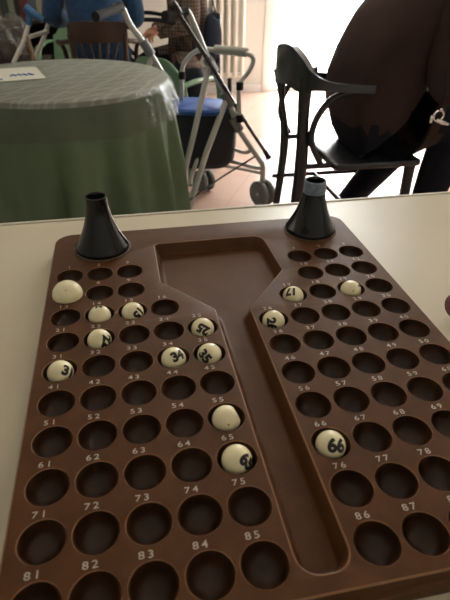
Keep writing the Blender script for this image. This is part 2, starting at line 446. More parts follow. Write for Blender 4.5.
ball(31, (.764, -.552, .334), (.376, .801, .465), 'ivory ball marked 31 at the left edge of the board', '31')
ball(22, (.673, -.704, .228), (.678, .463, -.572), 'ivory ball with a sideways black 22, second column from the left edge', '22')
ball(15, (.578, -.745, .332), (.513, .016, -.858), 'ivory ball with a tilted black 15, third well from the left edge', '15')
ball(14, (-.021, .20, .978), (-.015, .978, -.20), 'plain-looking ivory ball under the printed 14, its number turned away', '14', .008)
ball(17, (-.426, -.334, .841), (-.238, -.855, -.46), 'ivory ball with an upside-down 17, beside the mouth of the trough on the right half', '17')
ball(26, (-.481, -.845, .234), (.866, -.418, .273), 'ivory ball with a sideways black 26, at the right rim of the trough neck', '26')
ball(19, (.75, -.50, .42), (.803, .416, -.427), 'almost plain ivory ball on the right half, under the printed 19', '19', .010, speck=(-.15, -.8, .5))
# dome lying over a well
x, y = well_xy(7)
bm = bmesh.new(); pr = [(0, .0000)] + [(.0170, .0002), (.0174, .0012)] + [(.0174 * math.cos(a), .0012 + .0168 * math.sin(a)) for a in [PI / 2 * k / 14 for k in range(1, 14)]] + [(0, .0180)]
lathe(bm, pr, (0, 0, 0), 40)
dm = thing('game_piece_dome', 'larger plain ivory dome lying over a well by the left cone', 'game piece', (x, y, ZB))
link('dome_shell', bm, M['ivory'], dm)
bm = bmesh.new(); lathe(bm, [(0, .0003), (.0006, 0), (.0008, -.0004)], (.0005, -.0115, .0143), 10, axis=(0, -.75, .6)); link('speck', bm, M['brownspot'], dm)

# ---------------------------------------------------------------- cones
def cone(loc, rb, rt, h, label, backlit=False):
    c = thing('black_cone', label, 'cone', loc, 0, 'black cones on the board')
    prof = [(0, .0004), (rb * .97, .0004), (rb, .0015), (rb, .0055), (rb * .97, .0075)]
    for k in range(1, 13):
        u = k / 12; prof.append((rt + (rb * .96 - rt) * (1 - u) ** 2.0, .0075 + (h - .0085) * u))
    prof += [(rt + .0006, h - .0008), (rt + .0003, h), (rt - .0018, h), (rt - .0026, h - .0015), (rt - .0030, h - .014), (0, h - .015)]
    bm = bmesh.new(); lathe(bm, prof, (0, 0, 0), 48); link('cone_body', bm, M['black_plastic'], c)
    bm = bmesh.new(); pts = []
    for k in range(40):
        a = 2 * PI * k / 40; rr = rb + .0006 + .0012 * random.random(); pts.append((rr * math.cos(a), rr * math.sin(a), .0009))
    tube(bm, pts, .0011, 6, closed=True); link('glue_ring', bm, M['glue'], c)
    if backlit:
        bm = bmesh.new(); lathe(bm, [(rt - .0030, h - .010), (rt - .0005, h + .0008), (rt + .0012, h - .0005), (rt + .0014, h - .010), (rt + .0018, h - .0165), (rt + .0008, h - .0175)], (0, 0, 0), 32)
        link('glare_collar', bm, mat('backlit_glare', (.22, .28, .36), .5, noise=.5, scale=150), c)  # pale blue-grey collar paints the backlit haze on the cone top
cone((.0394, .0663, ZB), .0352, .0136, .0745, 'glossy black flared cone at the left rear corner of the board')
cone((.3334, .0715, ZB), .0355, .0140, .0745, 'black flared cone with a pale backlit glare painted on its top, nearest the dark chair', True)

# small ring of cloth on the table
sc = thing('hair_scrunchie', 'small pink and maroon crumpled cloth band lying beside the board', 'hair band', (.4465, -.139, ZT + .0145))
bm = bmesh.new(); pts = [(.0115 * math.cos(a), .0115 * math.sin(a) * .8, .008 * math.sin(a)) for a in [2 * PI * k / 28 for k in range(28)]]
tube(bm, pts, [.0055 + .0018 * random.random() for _ in pts], 10, closed=True); link('cloth_ring', bm, M['pinkcloth'], sc)
bm = bmesh.new(); pts = [(.0145 * math.cos(a), .0145 * math.sin(a) * .85, .001 + .008 * math.sin(a)) for a in [PI * .45 + PI * .9 * k / 12 for k in range(13)]]
tube(bm, pts, [.0030 + .0035 * math.sin(PI * k / 12) for k in range(13)], 10); link('maroon_fold', bm, M['browncloth'], sc)

# ---------------------------------------------------------------- round table with skirt
TX, TY, TR, TZ = -.115, 1.45, .375, .735
rt = thing('round_table', 'round table behind the board, hidden under a green cloth', 'table', (TX, TY, 0))
bm = bmesh.new(); lathe(bm, [(0, TZ - .03), (TR - .012, TZ - .03), (TR - .006, TZ - .02), (TR - .008, TZ - .006), (TR - .012, TZ - .004), (0, TZ - .004)], seg=64); link('tabletop', bm, M['wood_dark'], rt)
bm = bmesh.new(); lathe(bm, [(0, 0), (.24, 0), (.24, .02), (.05, .05), (.035, .1), (.035, TZ - .03), (0, TZ - .03)], seg=32); link('pedestal', bm, M['wood_dark'], rt)
def skirt_r(a, z, amp=1):
    u = (TZ - z) / TZ
    f = math.sin(17 * a + .8 * math.sin(3 * a)) * .5 + .32 * math.sin(29 * a + 1.3) + .25 * math.sin(9 * a + 2)
    return TR + .004 + .055 * u + f * (.042 * min(1, u * 2.2)) * amp
bm = bmesh.new(); NA = 260; rows = []
c0 = bm.verts.new((0, 0, TZ))
for r_ in (.12, .24, TR - .012): rows.append([bm.verts.new((r_ * math.cos(2 * PI * k / NA), r_ * math.sin(2 * PI * k / NA), TZ)) for k in range(NA)])
rows.append([bm.verts.new(((TR) * math.cos(2 * PI * k / NA), (TR) * math.sin(2 * PI * k / NA), TZ - .003)) for k in range(NA)])
for j in range(1, 20):
    z = TZ - .012 - (TZ - .032) * (j - 1) / 18
    rows.append([bm.verts.new((skirt_r(2 * PI * k / NA, z) * math.cos(2 * PI * k / NA), skirt_r(2 * PI * k / NA, z) * math.sin(2 * PI * k / NA), z)) for k in range(NA)])
for k in range(NA): bm.faces.new((c0, rows[0][k], rows[0][(k + 1) % NA]))
for a, b in zip(rows, rows[1:]):
    for k in range(NA): bm.faces.new((a[k], a[(k + 1) % NA], b[(k + 1) % NA], b[k]))
cl = link('tablecloth', bm, M['skirt']); cl.location = (TX, TY, 0); tag(cl, 'green pleated cloth hanging to the floor around the round table', 'tablecloth')
# lace-like topper under the plastic
def topper_mat():
    m = mat('grey_green_topper', (.30, .34, .28), .45, .4)
    nt = m.node_tree; b = nt.nodes['Principled BSDF']; tc = nt.nodes.new('ShaderNodeTexCoord')
    fac = None
    for rot, sc_ in ((.35, 4.2), (1.25, 4.2), (.75, 9)):
        mp = nt.nodes.new('ShaderNodeMapping'); mp.inputs['Rotation'].default_value = (0, 0, rot); nt.links.new(tc.outputs['Object'], mp.inputs['Vector'])
        w = nt.nodes.new('ShaderNodeTexWave'); w.inputs['Scale'].default_value = sc_; w.inputs['Distortion'].default_value = .8; w.inputs['Detail Scale'].default_value = .6
        nt.links.new(mp.outputs[0], w.inputs['Vector'])
        pw = nt.nodes.new('ShaderNodeMath'); pw.operation = 'POWER'; pw.inputs[1].default_value = 14; nt.links.new(w.outputs['Fac'], pw.inputs[0])
        if fac is None: fac = pw.outputs[0]
        else:
            ad = nt.nodes.new('ShaderNodeMath'); ad.operation = 'MAXIMUM'; nt.links.new(fac, ad.inputs[0]); nt.links.new(pw.outputs[0], ad.inputs[1]); fac = ad.outputs[0]
    r = nt.nodes.new('ShaderNodeValToRGB'); r.color_ramp.elements[0].color = (.30, .325, .28, 1); r.color_ramp.elements[1].color = (.46, .48, .43, 1)
    nt.links.new(fac, r.inputs['Fac']); nt.links.new(r.outputs['Color'], b.inputs['Base Color'])
    return m
bm = bmesh.new(); lathe(bm, [(0, .0012), (TR - .006, .0012), (TR + .003, -.004), (TR + .008, -.018), (TR + .0065, -.018), (TR + .0015, -.006), (TR - .007, 0), (0, 0)], seg=120)
tp = link('table_topper', bm, topper_mat()); tp.location = (TX, TY, TZ + .0006); tag(tp, 'grey-green patterned round topper lying over the green cloth', 'table cover')
# clear plastic cover hanging over the rim
bm = bmesh.new(); rows = []; NA = 220
def fr(a): return .004 * math.sin(11 * a) + .003 * math.sin(23 * a + 1) + .002 * math.sin(41 * a)
c0 = bm.verts.new((0, 0, .0034))
rows.append([bm.verts.new((.2 * math.cos(2 * PI * k / NA), .2 * math.sin(2 * PI * k / NA), .0034)) for k in range(NA)])
for j, (dr, z) in enumerate([(-.006, .0034), (.006, -.001), (.013, -.014), (.017, -.035), (.021, -.06), (.024, -.085), (.027, -.112)]):
    rows.append([bm.verts.new(((TR + dr + max(0, j - 1) * .35 * fr(2 * PI * k / NA) + (.010 * j / 6)) * math.cos(2 * PI * k / NA), (TR + dr + max(0, j - 1) * .35 * fr(2 * PI * k / NA) + (.010 * j / 6)) * math.sin(2 * PI * k / NA),
                               z + (.004 * math.sin(7 * 2 * PI * k / NA) if j == 6 else 0))) for k in range(NA)])
for k in range(NA): bm.faces.new((c0, rows[0][k], rows[0][(k + 1) % NA]))
for a, b in zip(rows, rows[1:]):
    for k in range(NA): bm.faces.new((a[k], a[(k + 1) % NA], b[(k + 1) % NA], b[k]))
pc = link('plastic_cover', bm, M['film']); pc.location = (TX, TY, TZ); tag(pc, 'clear crinkled plastic sheet draped over the round table rim', 'table cover')
# paper on the round table
pp = thing('paper_sheet', 'cream paper sheet with blue marks lying on the round table', 'paper', (TX - .185, TY + .06, TZ + .0042), .25)
bm = bmesh.new(); box(bm, (-.12, -.13, 0), (.11, .11, .0006)); link('sheet', bm, M['paper'], pp, False)
bm = bmesh.new()
tube(bm, [(.0, -.055, .001)] + [(k * .018 + .008 * q + .001, -.055 + .025 * q, .001) for k in range(4) for q in (0, 1)] + [(.078, -.055, .001)], .0035, 6); link('blue_scribble', bm, M['paper_ink'], pp)
bm = bmesh.new(); tube(bm, [(-.10, -.10, .001), (-.03, -.10, .001)], .003, 6); link('blue_line', bm, M['paper_ink'], pp)

# ---------------------------------------------------------------- rollator
ro = thing('rollator', 'grey tube rollator with blue seat and black bag, beside the round table', 'rollator', (.45, 1.95, 0))
def rl(p): return Vector(p) - Vector((.45, 1.95, 0))
def rtube(name, pts, r, m, smooth=0, parent=ro, seg=10, flat=1.0):
    bm = bmesh.new(); tube(bm, [rl(p) for p in pts], r, seg, smooth, flat=flat); return link(name, bm, m, parent)
N0, N1 = (.401, 1.871, .90), (.762, 1.855, .14)
F0, F1 = (.133, 2.078, .90), (.505, 2.12, .12)
rtube('side_upright', [(.372, 1.845, .905), N0, (.435, 1.872, .83), (.50, 1.885, .69), (.578, 1.88, .543), (.625, 1.87, .42), (.68, 1.86, .335), (.735, 1.857, .26), (.760, 1.855, .22), N1], .0135, M['steel'], 4)
rtube('side_upright', [(.10, 2.05, .905), F0, (.165, 2.08, .83), (.232, 2.08, .737), (.345, 2.12, .53), (.42, 2.12, .36), (.49, 2.12, .24), (.505, 2.12, .20), F1], .0135, M['steel'], 4)
rtube('hand_grip', [(.293, 1.76, .895), (.345, 1.815, .9), (.392, 1.862, .905)], [.020, .017, .019], M['rubber'])
rtube('hand_grip', [(.018, 1.87, .885), (.07, 1.96, .895), (.128, 2.07, .905)], [.020, .018, .020], M['rubber'])
rtube('brake_lever', [(.135, 2.08, .93), (.155, 2.09, .955), (.125, 2.05, .95)], .008, M['rubber'])
rtube('rear_leg', [(.575, 1.88, .545), (.46, 1.78, .33), (.335, 1.665, .045)], .0145, M['steel'])
rtube('rear_leg', [(.495, 1.885, .70), (.41, 1.79, .44), (.312, 1.70, .16), (.300, 1.68, .06)], .0135, M['steel'])
rtube('rear_leg', [(.25, 2.09, .70), (.12, 1.98, .35), (.02, 1.90, .045)], .0135, M['steel'])
for p in ((.332, 1.662, 0), (.015, 1.896, 0), (.299, 1.676, 0)):
    bm = bmesh.new(); lathe(bm, [(0, 0), (.021, 0), (.022, .012), (.017, .05), (.014, .065), (0, .065)], rl(p), 16); link('rubber_tip', bm, M['rubber'], ro)
# backrest hoop
rtube('backrest_hoop', [(.382, 2.05, .46), (.384, 2.05, .55), (.388, 2.05, .635), (.41, 2.04, .69), (.472, 2.01, .735), (.57, 1.94, .738), (.660, 1.868, .737), (.690, 1.855, .715), (.672, 1.853, .665), (.630, 1.85, .615), (.626, 1.85, .55), (.634, 1.85, .45)], .011, M['steel'], 5)
rtube('backrest_pad', [(.535, 1.962, .742), (.60, 1.915, .742), (.662, 1.866, .741)], .0195, M['pad'])
for p in ((.388, 2.05, .62), (.629, 1.85, .605), (.634, 1.85, .46)):
    bm = bmesh.new(); lathe(bm, [(.012, -.018), (.017, -.016), (.017, .016), (.012, .018)], rl(p), 14); link('collar', bm, M['rubber'], ro)
for p in ((.50, 1.885, .69), (.578, 1.88, .543), (.232, 2.08, .737), (.62, 1.868, .43)):
    bm = bmesh.new(); tube(bm, [rl(p) + Vector((-.018, 0, .03)), rl(p) + Vector((.018, 0, -.03))], .022, 12); link('clamp', bm, M['grey_rubber'], ro)
# lower side braces
rtube('lower_brace', [(.605, 1.90, .305), (.66, 1.885, .285), (.69, 1.875, .29), (.705, 1.862, .31)], .010, M['steel'], 4)
rtube('lower_brace', [(.48, 2.0, .235), (.61, 1.90, .235), (.70, 1.865, .215), (.757, 1.856, .205)], .010, M['steel'], 4)
rtube('cross_rod', [(.345, 1.675, .13), (.53, 1.78, .20), (.728, 1.857, .275)], .0045, M['dark_bar'])
rtube('cross_rod', [(.505, 2.12, .16), (.64, 1.99, .17), (.762, 1.855, .18)], .008, M['steel'])
rtube('seat_rail', [(.485, 1.89, .475), (.36, 1.99, .475), (.27, 2.07, .475)], .010, M['steel'])
rtube('seat_rail', [(.634, 1.85, .475), (.51, 1.965, .475), (.382, 2.06, .475)], .010, M['steel'])
rtube('bent_stay', [(.44, 1.93, .44), (.475, 1.93, .40), (.465, 1.92, .33), (.40, 1.87, .19), (.385, 1.85, .15)], .010, M['steel'], 4)
# wheels
def wheel(c, ax, r):
    c = rl(c); ax = Vector(ax).normalized()
    fk = bpy.data.objects.new('caster', None); COL.objects.link(fk); fk.parent = ro
    bm = bmesh.new(); tube(bm, [c + Vector((0, 0, .02)), c + Vector((0, 0, .14))], .014); tube(bm, [c - ax * .036, c + ax * .036], .008); link('axle', bm, M['steel'], fk)
    for s in (-1, 1):
        bm = bmesh.new(); lathe(bm, [(0, -.010), (r * .30, -.010), (r * .34, -.006), (r * .72, -.006), (r * .76, -.011), (r * .94, -.011), (r, -.006), (r, .006), (r * .94, .011), (r * .76, .011), (r * .72, .006), (r * .34, .006), (r * .30, .010), (0, .010)], c + ax * s * .024, 32, axis=ax)
        link('wheel', bm, M['grey_rubber'], fk)
wheel((.770, 1.870, .068), (.89, .46, 0), .068)
wheel((.500, 2.12, .060), (.89, .46, 0), .060)
# seat and bag
bm = bmesh.new(); cs = rl((.445, 1.985, .487)); e1 = Vector((.165, -.055, 0)); e2 = Vector((.045, .125, 0)); rings = []
for (k_, z_) in ((0.01, -.012), (.9, -.012), (1, -.004), (1, .008), (.93, .017), (.01, .021)):
    rings.append([bm.verts.new(cs + e1 * k_ * math.copysign(abs(math.cos(a)) ** .7, math.cos(a)) + e2 * k_ * math.copysign(abs(math.sin(a)) ** .7, math.sin(a)) + Vector((0, 0, z_))) for a in [2 * PI * k / 36 for k in range(36)]])
for a, b in zip(rings, rings[1:]):
    for k in range(36): bm.faces.new((a[k], a[(k + 1) % 36], b[(k + 1) % 36], b[k]))
link('seat', bm, M['blue_seat'], ro)
bm = bmesh.new(); cs = rl((.465, 1.965, 0)); e1 = Vector((.165, -.055, 0)); e2 = Vector((.02, .06, 0)); rings = []
for (k_, z_, w_) in ((1.0, .476, 1), (1.02, .42, 1.15), (1.0, .32, 1.3), (.96, .24, 1.3), (.80, .205, 1.0), (.3, .198, .4)):
    rings.append([bm.verts.new(cs + e1 * k_ * math.copysign(abs(math.cos(a)) ** .5, math.cos(a)) + e2 * w_ * math.copysign(abs(math.sin(a)) ** .6, math.sin(a)) + Vector((0, 0, z_ + .012 * math.cos(a) * (z_ < .3)))) for a in [2 * PI * k / 36 for k in range(36)]])
for a, b in zip(rings, rings[1:]):
    for k in range(36): bm.faces.new((a[k], a[(k + 1) % 36], b[(k + 1) % 36], b[k]))
bm.faces.new(rings[0][::-1]); bm.faces.new(rings[-1]); link('storage_bag', bm, M['bag'], ro)
# walking stick clipped to the rollator
ws = thing('walking_stick', 'dark glossy walking stick with black rubber tip clipped to the rollator', 'walking stick', (.807, 1.93, .2))
def wl(p): return Vector(p) - Vector((.807, 1.93, .2))
bm = bmesh.new(); tube(bm, [wl(q) for q in ((.325, 1.79, .935), (.335, 1.80, .925), (.50, 1.855, .69), (.60, 1.875, .535), (.70, 1.90, .39), (.79, 1.925, .265))], [.009, .010, .010, .010, .009, .009], 12); link('shaft', bm, M['dark_bar'], ws)
bm = bmesh.new(); tube(bm, [wl((.783, 1.923, .275)), wl((.803, 1.93, .247)), wl((.812, 1.932, .232))], [.011, .013, .016], 12); link('rubber_tip', bm, M['rubber'], ws)
bm = bmesh.new(); tube(bm, [wl(q) for q in ((.315, 1.785, .93), (.325, 1.79, .945), (.345, 1.80, .925), (.36, 1.81, .90))], .011, 12, 3); link('handle', bm, M['dark_bar'], ws)

# ---------------------------------------------------------------- people
def hand_nodes(nodes, edges, pre, wrist, dirv, palm_n, curl=.5, s=1.0):
    d = Vector(dirv).normalized(); n = Vector(palm_n); n = (n - d * n.dot(d)).normalized(); side = d.cross(n)
    w = Vector(wrist); pc_ = w + d * .05 * s
    nodes[pre + 'palm'] = (pc_, (.040 * s, .017 * s)); edges.append((pre + 'wrist', pre + 'palm'))
def fingers(wrist, dirv, palm_n, s=1.0, curl=.6, thumb=1):
    """five separate bent finger chains, rooted in the palm"""
    d = Vector(dirv).normalized(); n = Vector(palm_n); n = (n - d * n.dot(d)).normalized(); side = d.cross(n) * thumb
    out = []
    for i, (off, L) in enumerate(((.028, .068), (.010, .078), (-.009, .072), (-.027, .055))):
        p = Vector(wrist) + d * .062 * s + side * off * s; nd = {}; ed = []; a = .15
        nd['0'] = (p, .0095 * s); q = p + d * .025 * s
        for k in range(1, 4):
            nd[str(k)] = (q, (.0092 - .0008 * k) * s); ed.append((str(k - 1), str(k)))
            a += curl; q = q + (d * math.cos(a) - n * math.sin(a)) * L * .38 * s
        nd['4'] = (q, .0064 * s); ed.append(('3', '4')); out.append(skin((nd, ed, '0'), 1))
    p = Vector(wrist) + d * .022 * s + side * .022 * s
    nd = {'0': (p, .012 * s), '1': (p + (d * .6 + side * .8) * .032 * s, .0105 * s), '2': (p + (d * .9 + side * .75 - n * .3) * .052 * s, .0095 * s), '3': (p + (d * 1.3 + side * .7 - n * .5) * .060 * s, .0075 * s)}
    out.append(skin((nd, [('0', '1'), ('1', '2'), ('2', '3')], '0'), 1))
    return out
def head_mesh(c, fwd, s=1.0):
    """head with brow, nose, lips, chin, ears"""
    f = Vector(fwd).normalized(); up = Vector((0, 0, 1)); rt_ = f.cross(up).normalized(); up = rt_.cross(f)
    bm = bmesh.new(); bmesh.ops.create_uvsphere(bm, u_segments=40, v_segments=30, radius=1)
    for v in bm.verts:
        x, y, z = v.co            # y forward
        X = x * .076 * (1 - .16 * max(0, -z)); Y = y * .096; Z = z * .118
        if z < 0: Y += .012 * max(0, y) * -z; X *= (1 - .12 * z * z)
        if y > 0:
            g = lambda cx, cz, sx, sz: math.exp(-((x - cx) / sx) ** 2 - ((z - cz) / sz) ** 2)
            Y += .026 * g(0, -.18, .13, .16) + .008 * g(0, .05, .08, .2)
            Y -= .010 * (g(-.38, .06, .17, .11) + g(.38, .06, .17, .11))
            Y += .005 * g(0, .22, .5, .08) + .006 * g(0, -.47, .22, .05) + .005 * g(0, -.57, .18, .05) - .004 * g(0, -.52, .25, .02) + .007 * g(0, -.82, .3, .14)
        if abs(x) > .86 and abs(z + .05) < .28 and abs(y + .05) < .3: X += math.copysign(.014, x)
        v.co = Vector(c) + (rt_ * X + f * Y + up * Z) * s
    me = bpy.data.meshes.new('h'); bm.to_mesh(me); bm.free(); return me
def person(label, J, fwd, top, trous, hairm=None, bulk=1.0, loc=None, hands=True):
    """J: joint positions (world). top / trous: materials of the clothing shells."""
    f = Vector(fwd).normalized(); loc = Vector(loc); g = {k: Vector(v) - loc for k, v in J.items()}
    p = thing('person', label, 'person', loc)
    nd = {'pelvis': (g['pelvis'], (.145, .115)), 'belly': (g['belly'], (.140, .115)), 'chest': (g['chest'], (.150, .115)), 'neckbase': (g['neckbase'], (.075, .07)), 'neck': (g['neck'], .055), 'headc': (g['neck'] + (g['head'] - g['neck']) * .6, .058)}
    ed = [('pelvis', 'belly'), ('belly', 'chest'), ('chest', 'neckbase'), ('neckbase', 'neck'), ('neck', 'headc')]
    for k_ in ('pelvis', 'belly', 'chest'): nd[k_] = (nd[k_][0], tuple(q_ * bulk for q_ in nd[k_][1]))
    for s in 'LR':
        nd[s + 'sh'] = (g[s + 'sh'], .060 * bulk); nd[s + 'el'] = (g[s + 'el'], .043 * bulk); nd[s + 'wrist'] = (g[s + 'wr'], .028)
        ed += [('chest', s + 'sh'), (s + 'sh', s + 'el'), (s + 'el', s + 'wrist')]
        dr = (g[s + 'wr'] - g[s + 'el']).normalized()
        nd[s + 'palm'] = (g[s + 'wr'] + dr * .05, (.036, .017)); ed.append((s + 'wrist', s + 'palm'))
        nd[s + 'hip'] = (g[s + 'hip'], .085 * bulk); nd[s + 'kn'] = (g[s + 'kn'], .060 * bulk); nd[s + 'an'] = (g[s + 'an'], .040); nd[s + 'toe'] = (g[s + 'toe'], .035)
        ed += [('pelvis', s + 'hip'), (s + 'hip', s + 'kn'), (s + 'kn', s + 'an'), (s + 'an', s + 'toe')]
    bodyme = skin((nd, ed, 'pelvis'), 2)
    segs = []
    for a, b in ed:
        nm = a + b; zone = 'trousers' if ('hip' in nm or 'kn' in nm) and 'an' not in nm else 'skin'
        if 'an' in nm and 'kn' in nm: zone = 'trousers'
        if (a, b) in (('pelvis', 'belly'), ('belly', 'chest'), ('chest', 'neckbase')) or 'sh' in nm or (a.endswith('el') and 'wrist' in b): zone = 'top'
        segs.append((nd[a][0], nd[b][0], zone + ('*' if 'pelvis' in (a, b) or 'hip' in a else ''), nd[a][1] if isinstance(nd[a][1], float) else nd[a][1][0]))
    def zone_of(p_, th=-.01):
        best = (9, '')
        for A, B, z_, r_ in segs:
            t_ = max(0, min(1, (p_ - A).dot(B - A) / max(1e-9, (B - A).length_squared))); q_ = A + (B - A) * t_
            dd = (p_ - q_).length - r_ * .5
            if dd < best[0]: best = (dd, z_)
        if best[1].endswith('*'):
            h_ = (p_ - g['pelvis']).dot((g['belly'] - g['pelvis']).normalized()); zz = 'top' if h_ > th * bulk and (p_ - g['pelvis']).dot(f) < .17 * bulk else 'trousers'
            return zz
        return best[1]
    for part, mt, off in (('sweater', top, .014), ('trousers', trous, .010)):
        bm = bmesh.new(); bm.from_mesh(bodyme); bmesh.ops.recalc_face_normals(bm, faces=bm.faces[:]); bm.normal_update()
        want = 'top' if part == 'sweater' else 'trousers'
        bm.faces.index_update(); kill = [fc for fc in bm.faces if zone_of(fc.calc_center_median(), -.01 if want == 'top' else .08) != want]
        bmesh.ops.delete(bm, geom=kill, context='FACES')
        seen = set(); isl = []
        for f0 in bm.faces:
            if f0.index in seen: continue
            st = [f0]; seen.add(f0.index); cur = []
            while st:
                fc = st.pop(); cur.append(fc)
                for ed_ in fc.edges:
                    for f2 in ed_.link_faces:
                        if f2.index not in seen: seen.add(f2.index); st.append(f2)
            isl.append(cur)
        isl.sort(key=len); bmesh.ops.delete(bm, geom=[fc for c_ in isl[:-1] if len(c_) < 200 for fc in c_], context='FACES')
        for v in bm.verts: v.co += v.normal * off
        bmesh.ops.solidify(bm, geom=bm.faces[:], thickness=.004)
        me = bpy.data.meshes.new(part); bm.to_mesh(me); bm.free(); o_ = link(part, me, mt, p)
    bodyme.materials.clear()
    for pl in bodyme.polygons: pl.material_index = {'top': 1, 'trousers': 2}.get(zone_of(pl.center), 0)
    body = [bodyme, head_mesh(g['head'], f)]
    if hands:
        for s in 'LR':
            dr = (g[s + 'wr'] - g[s + 'el']).normalized(); body += fingers(g[s + 'wr'], dr, (0, 0, 1), 1, .45, 1 if s == 'R' else -1)
    bm = join_meshes(body); me = bpy.data.meshes.new('body'); bm.to_mesh(me); bm.free(); link('body', me, [M['skin'], top, trous], p)
    for s in 'LR':
        a, t_ = g[s + 'an'], g[s + 'toe']; sh = {'a': (a + Vector((0, 0, -.01)), .048), 'b': (a + (t_ - a) * .2 + Vector((0, 0, -.035)), .046), 'c': (t_, .042), 'd': (t_ + (t_ - a).normalized() * .05, .034)}
        link('shoe', skin((sh, [('a', 'b'), ('b', 'c'), ('c', 'd')], 'a'), 2), M['shoe'], p)
    bm = bmesh.new(); bmesh.ops.create_uvsphere(bm, u_segments=32, v_segments=24, radius=1)
    up = Vector((0, 0, 1)); rt_ = f.cross(up).normalized()
    for v in bm.verts[:]:
        x, y, z = v.co; k = 1 + .03 * math.sin(9 * x + 7 * z)
        v.co = g['head'] + rt_ * x * .086 * k + f * (y * .104 * k - .012) + up * (z * .124 * k + .008)
    kill = [v for v in bm.verts if (v.co - g['head']).dot(f) > .045 and (v.co - g['head']).z < .07 or (v.co - g['head']).z < -.085]
    bmesh.ops.delete(bm, geom=kill, context='VERTS'); hb = link('hair', bm, hairm or M['hair'], p)
    return p
# in the blue sweater, seated with its back to us
person('person in a blue knitted sweater sitting on the dark slatted chair, back turned', dict(
    pelvis=(-.005, 2.90, .53), belly=(-.005, 2.87, .68), chest=(-.005, 2.89, .89), neckbase=(-.005, 2.93, 1.09), neck=(-.005, 2.95, 1.15), head=(-.005, 2.98, 1.27),
    Lsh=(-.185, 2.91, 1.03), Rsh=(.175, 2.91, 1.03), Lel=(-.262, 2.88, .79), Rel=(.235, 2.96, .77), Lwr=(-.17, 3.12, .76), Rwr=(.12, 3.17, .74),
    Lhip=(-.10, 2.96, .52), Rhip=(.09, 2.96, .52), Lkn=(-.15, 3.36, .50), Rkn=(.13, 3.36, .50), Lan=(-.15, 3.38, .09), Ran=(.13, 3.38, .09), Ltoe=(-.16, 3.50, .042), Rtoe=(.14, 3.50, .042)),
    (0, 1, 0), M['blue_wool'], M['navy'], loc=(0, 2.95, 0))
# in brown plaid, seated sideways
person('person in a brown checked jacket seated behind the rollator, hands held forward', dict(
    pelvis=(.58, 3.20, .52), belly=(.60, 3.20, .66), chest=(.575, 3.19, .86), neckbase=(.55, 3.19, 1.05), neck=(.535, 3.18, 1.11), head=(.50, 3.17, 1.23),
    Lsh=(.545, 3.02, 1.00), Rsh=(.545, 3.36, 1.00), Lel=(.57, 2.98, .74), Rel=(.56, 3.40, .75), Lwr=(.39, 3.03, .70), Rwr=(.38, 3.20, .70),
    Lhip=(.52, 3.12, .50), Rhip=(.52, 3.29, .50), Lkn=(.55, 2.80, .47), Rkn=(.25, 3.24, .49), Lan=(.54, 2.84, .09), Ran=(.25, 3.22, .09), Ltoe=(.47, 2.76, .042), Rtoe=(.14, 3.20, .042)),
    (-.9, -.35, -.1), M['plaid'], M['black_cloth'], bulk=1.15, loc=(.58, 3.15, 0))
# dark figure in front of the door
person('person in a dark brown top and black trousers on the black armchair, leaning away', dict(
    pelvis=(.985, 1.40, .60), belly=(1.06, 1.40, .76), chest=(1.20, 1.39, .92), neckbase=(1.30, 1.39, 1.08), neck=(1.335, 1.39, 1.14), head=(1.39, 1.39, 1.25),
    Lsh=(1.23, 1.58, 1.02), Rsh=(1.24, 1.19, 1.00), Lel=(1.26, 1.62, .75), Rel=(1.20, 1.13, .72), Lwr=(1.44, 1.55, .70), Rwr=(1.42, 1.20, .67),
    Lhip=(1.03, 1.50, .57), Rhip=(1.03, 1.31, .57), Lkn=(1.44, 1.53, .57), Rkn=(1.37, 1.26, .57), Lan=(1.05, 1.52, .10), Ran=(1.27, 1.22, .09), Ltoe=(1.17, 1.54, .045), Rtoe=(1.40, 1.21, .042)),
    (1, .05, 0), M['brown_shirt'], M['black_cloth'], bulk=1.5, loc=(1.1, 1.40, 0))

# ---------------------------------------------------------------- black armchair of the right-hand person
ac = thing('armchair', 'black wooden armchair with curved back band, under the person by the door', 'chair', (.93, 1.40, 0))
def al(p): return Vector(p) - Vector((.93, 1.40, 0))
# (x, y, top z, height of the board)
cp = [(.96, 1.62, .695, .028), (.86, 1.625, .705, .028), (.775, 1.62, .735, .04), (.735, 1.60, .785, .11), (.712, 1.52, .815, .135), (.700, 1.42, .835, .135), (.698, 1.32, .842, .13), (.712, 1.235, .815, .11), (.740, 1.185, .77, .05), (.80, 1.18, .745, .028), (.87, 1.18, .738, .028), (.96, 1.18, .733, .028)]
cpts = catmull([c[:3] for c in cp], 5); hh_ = catmull([(c[3], 0, 0) for c in cp], 5)
bm = bmesh.new(); rings = []
for i, q in enumerate(cpts):
    hh = hh_[i].x; th = .012
    tg = (cpts[min(i + 1, len(cpts) - 1)] - cpts[max(i - 1, 0)]); tg.z = 0; tg.normalize(); nn = Vector((-tg.y, tg.x, 0)); b0 = al(q)
    rings.append([bm.verts.new(b0 + nn * th), bm.verts.new(b0 - nn * th), bm.verts.new(b0 - nn * th - Vector((0, 0, hh))), bm.verts.new(b0 + nn * th - Vector((0, 0, hh)))])
for a, b in zip(rings, rings[1:]):
    for k in range(4): bm.faces.new((a[k], a[(k + 1) % 4], b[(k + 1) % 4], b[k]))
bm.faces.new(rings[0]); bm.faces.new(rings[-1][::-1])
link('back_band', bm, M['chair_black'], ac)
def atube(name, pts, r, smooth=0, m=None, flat=1):
    bm = bmesh.new(); tube(bm, [al(p) for p in pts], r, 10, smooth, flat=flat); return link(name, bm, m or M['chair_black'], ac)
atube('rear_leg', [(.722, 1.23, .75), (.725, 1.23, .62), (.735, 1.23, .44), (.725, 1.23, .25), (.70, 1.22, 0)], [.026, .022, .026, .022, .017], 3)
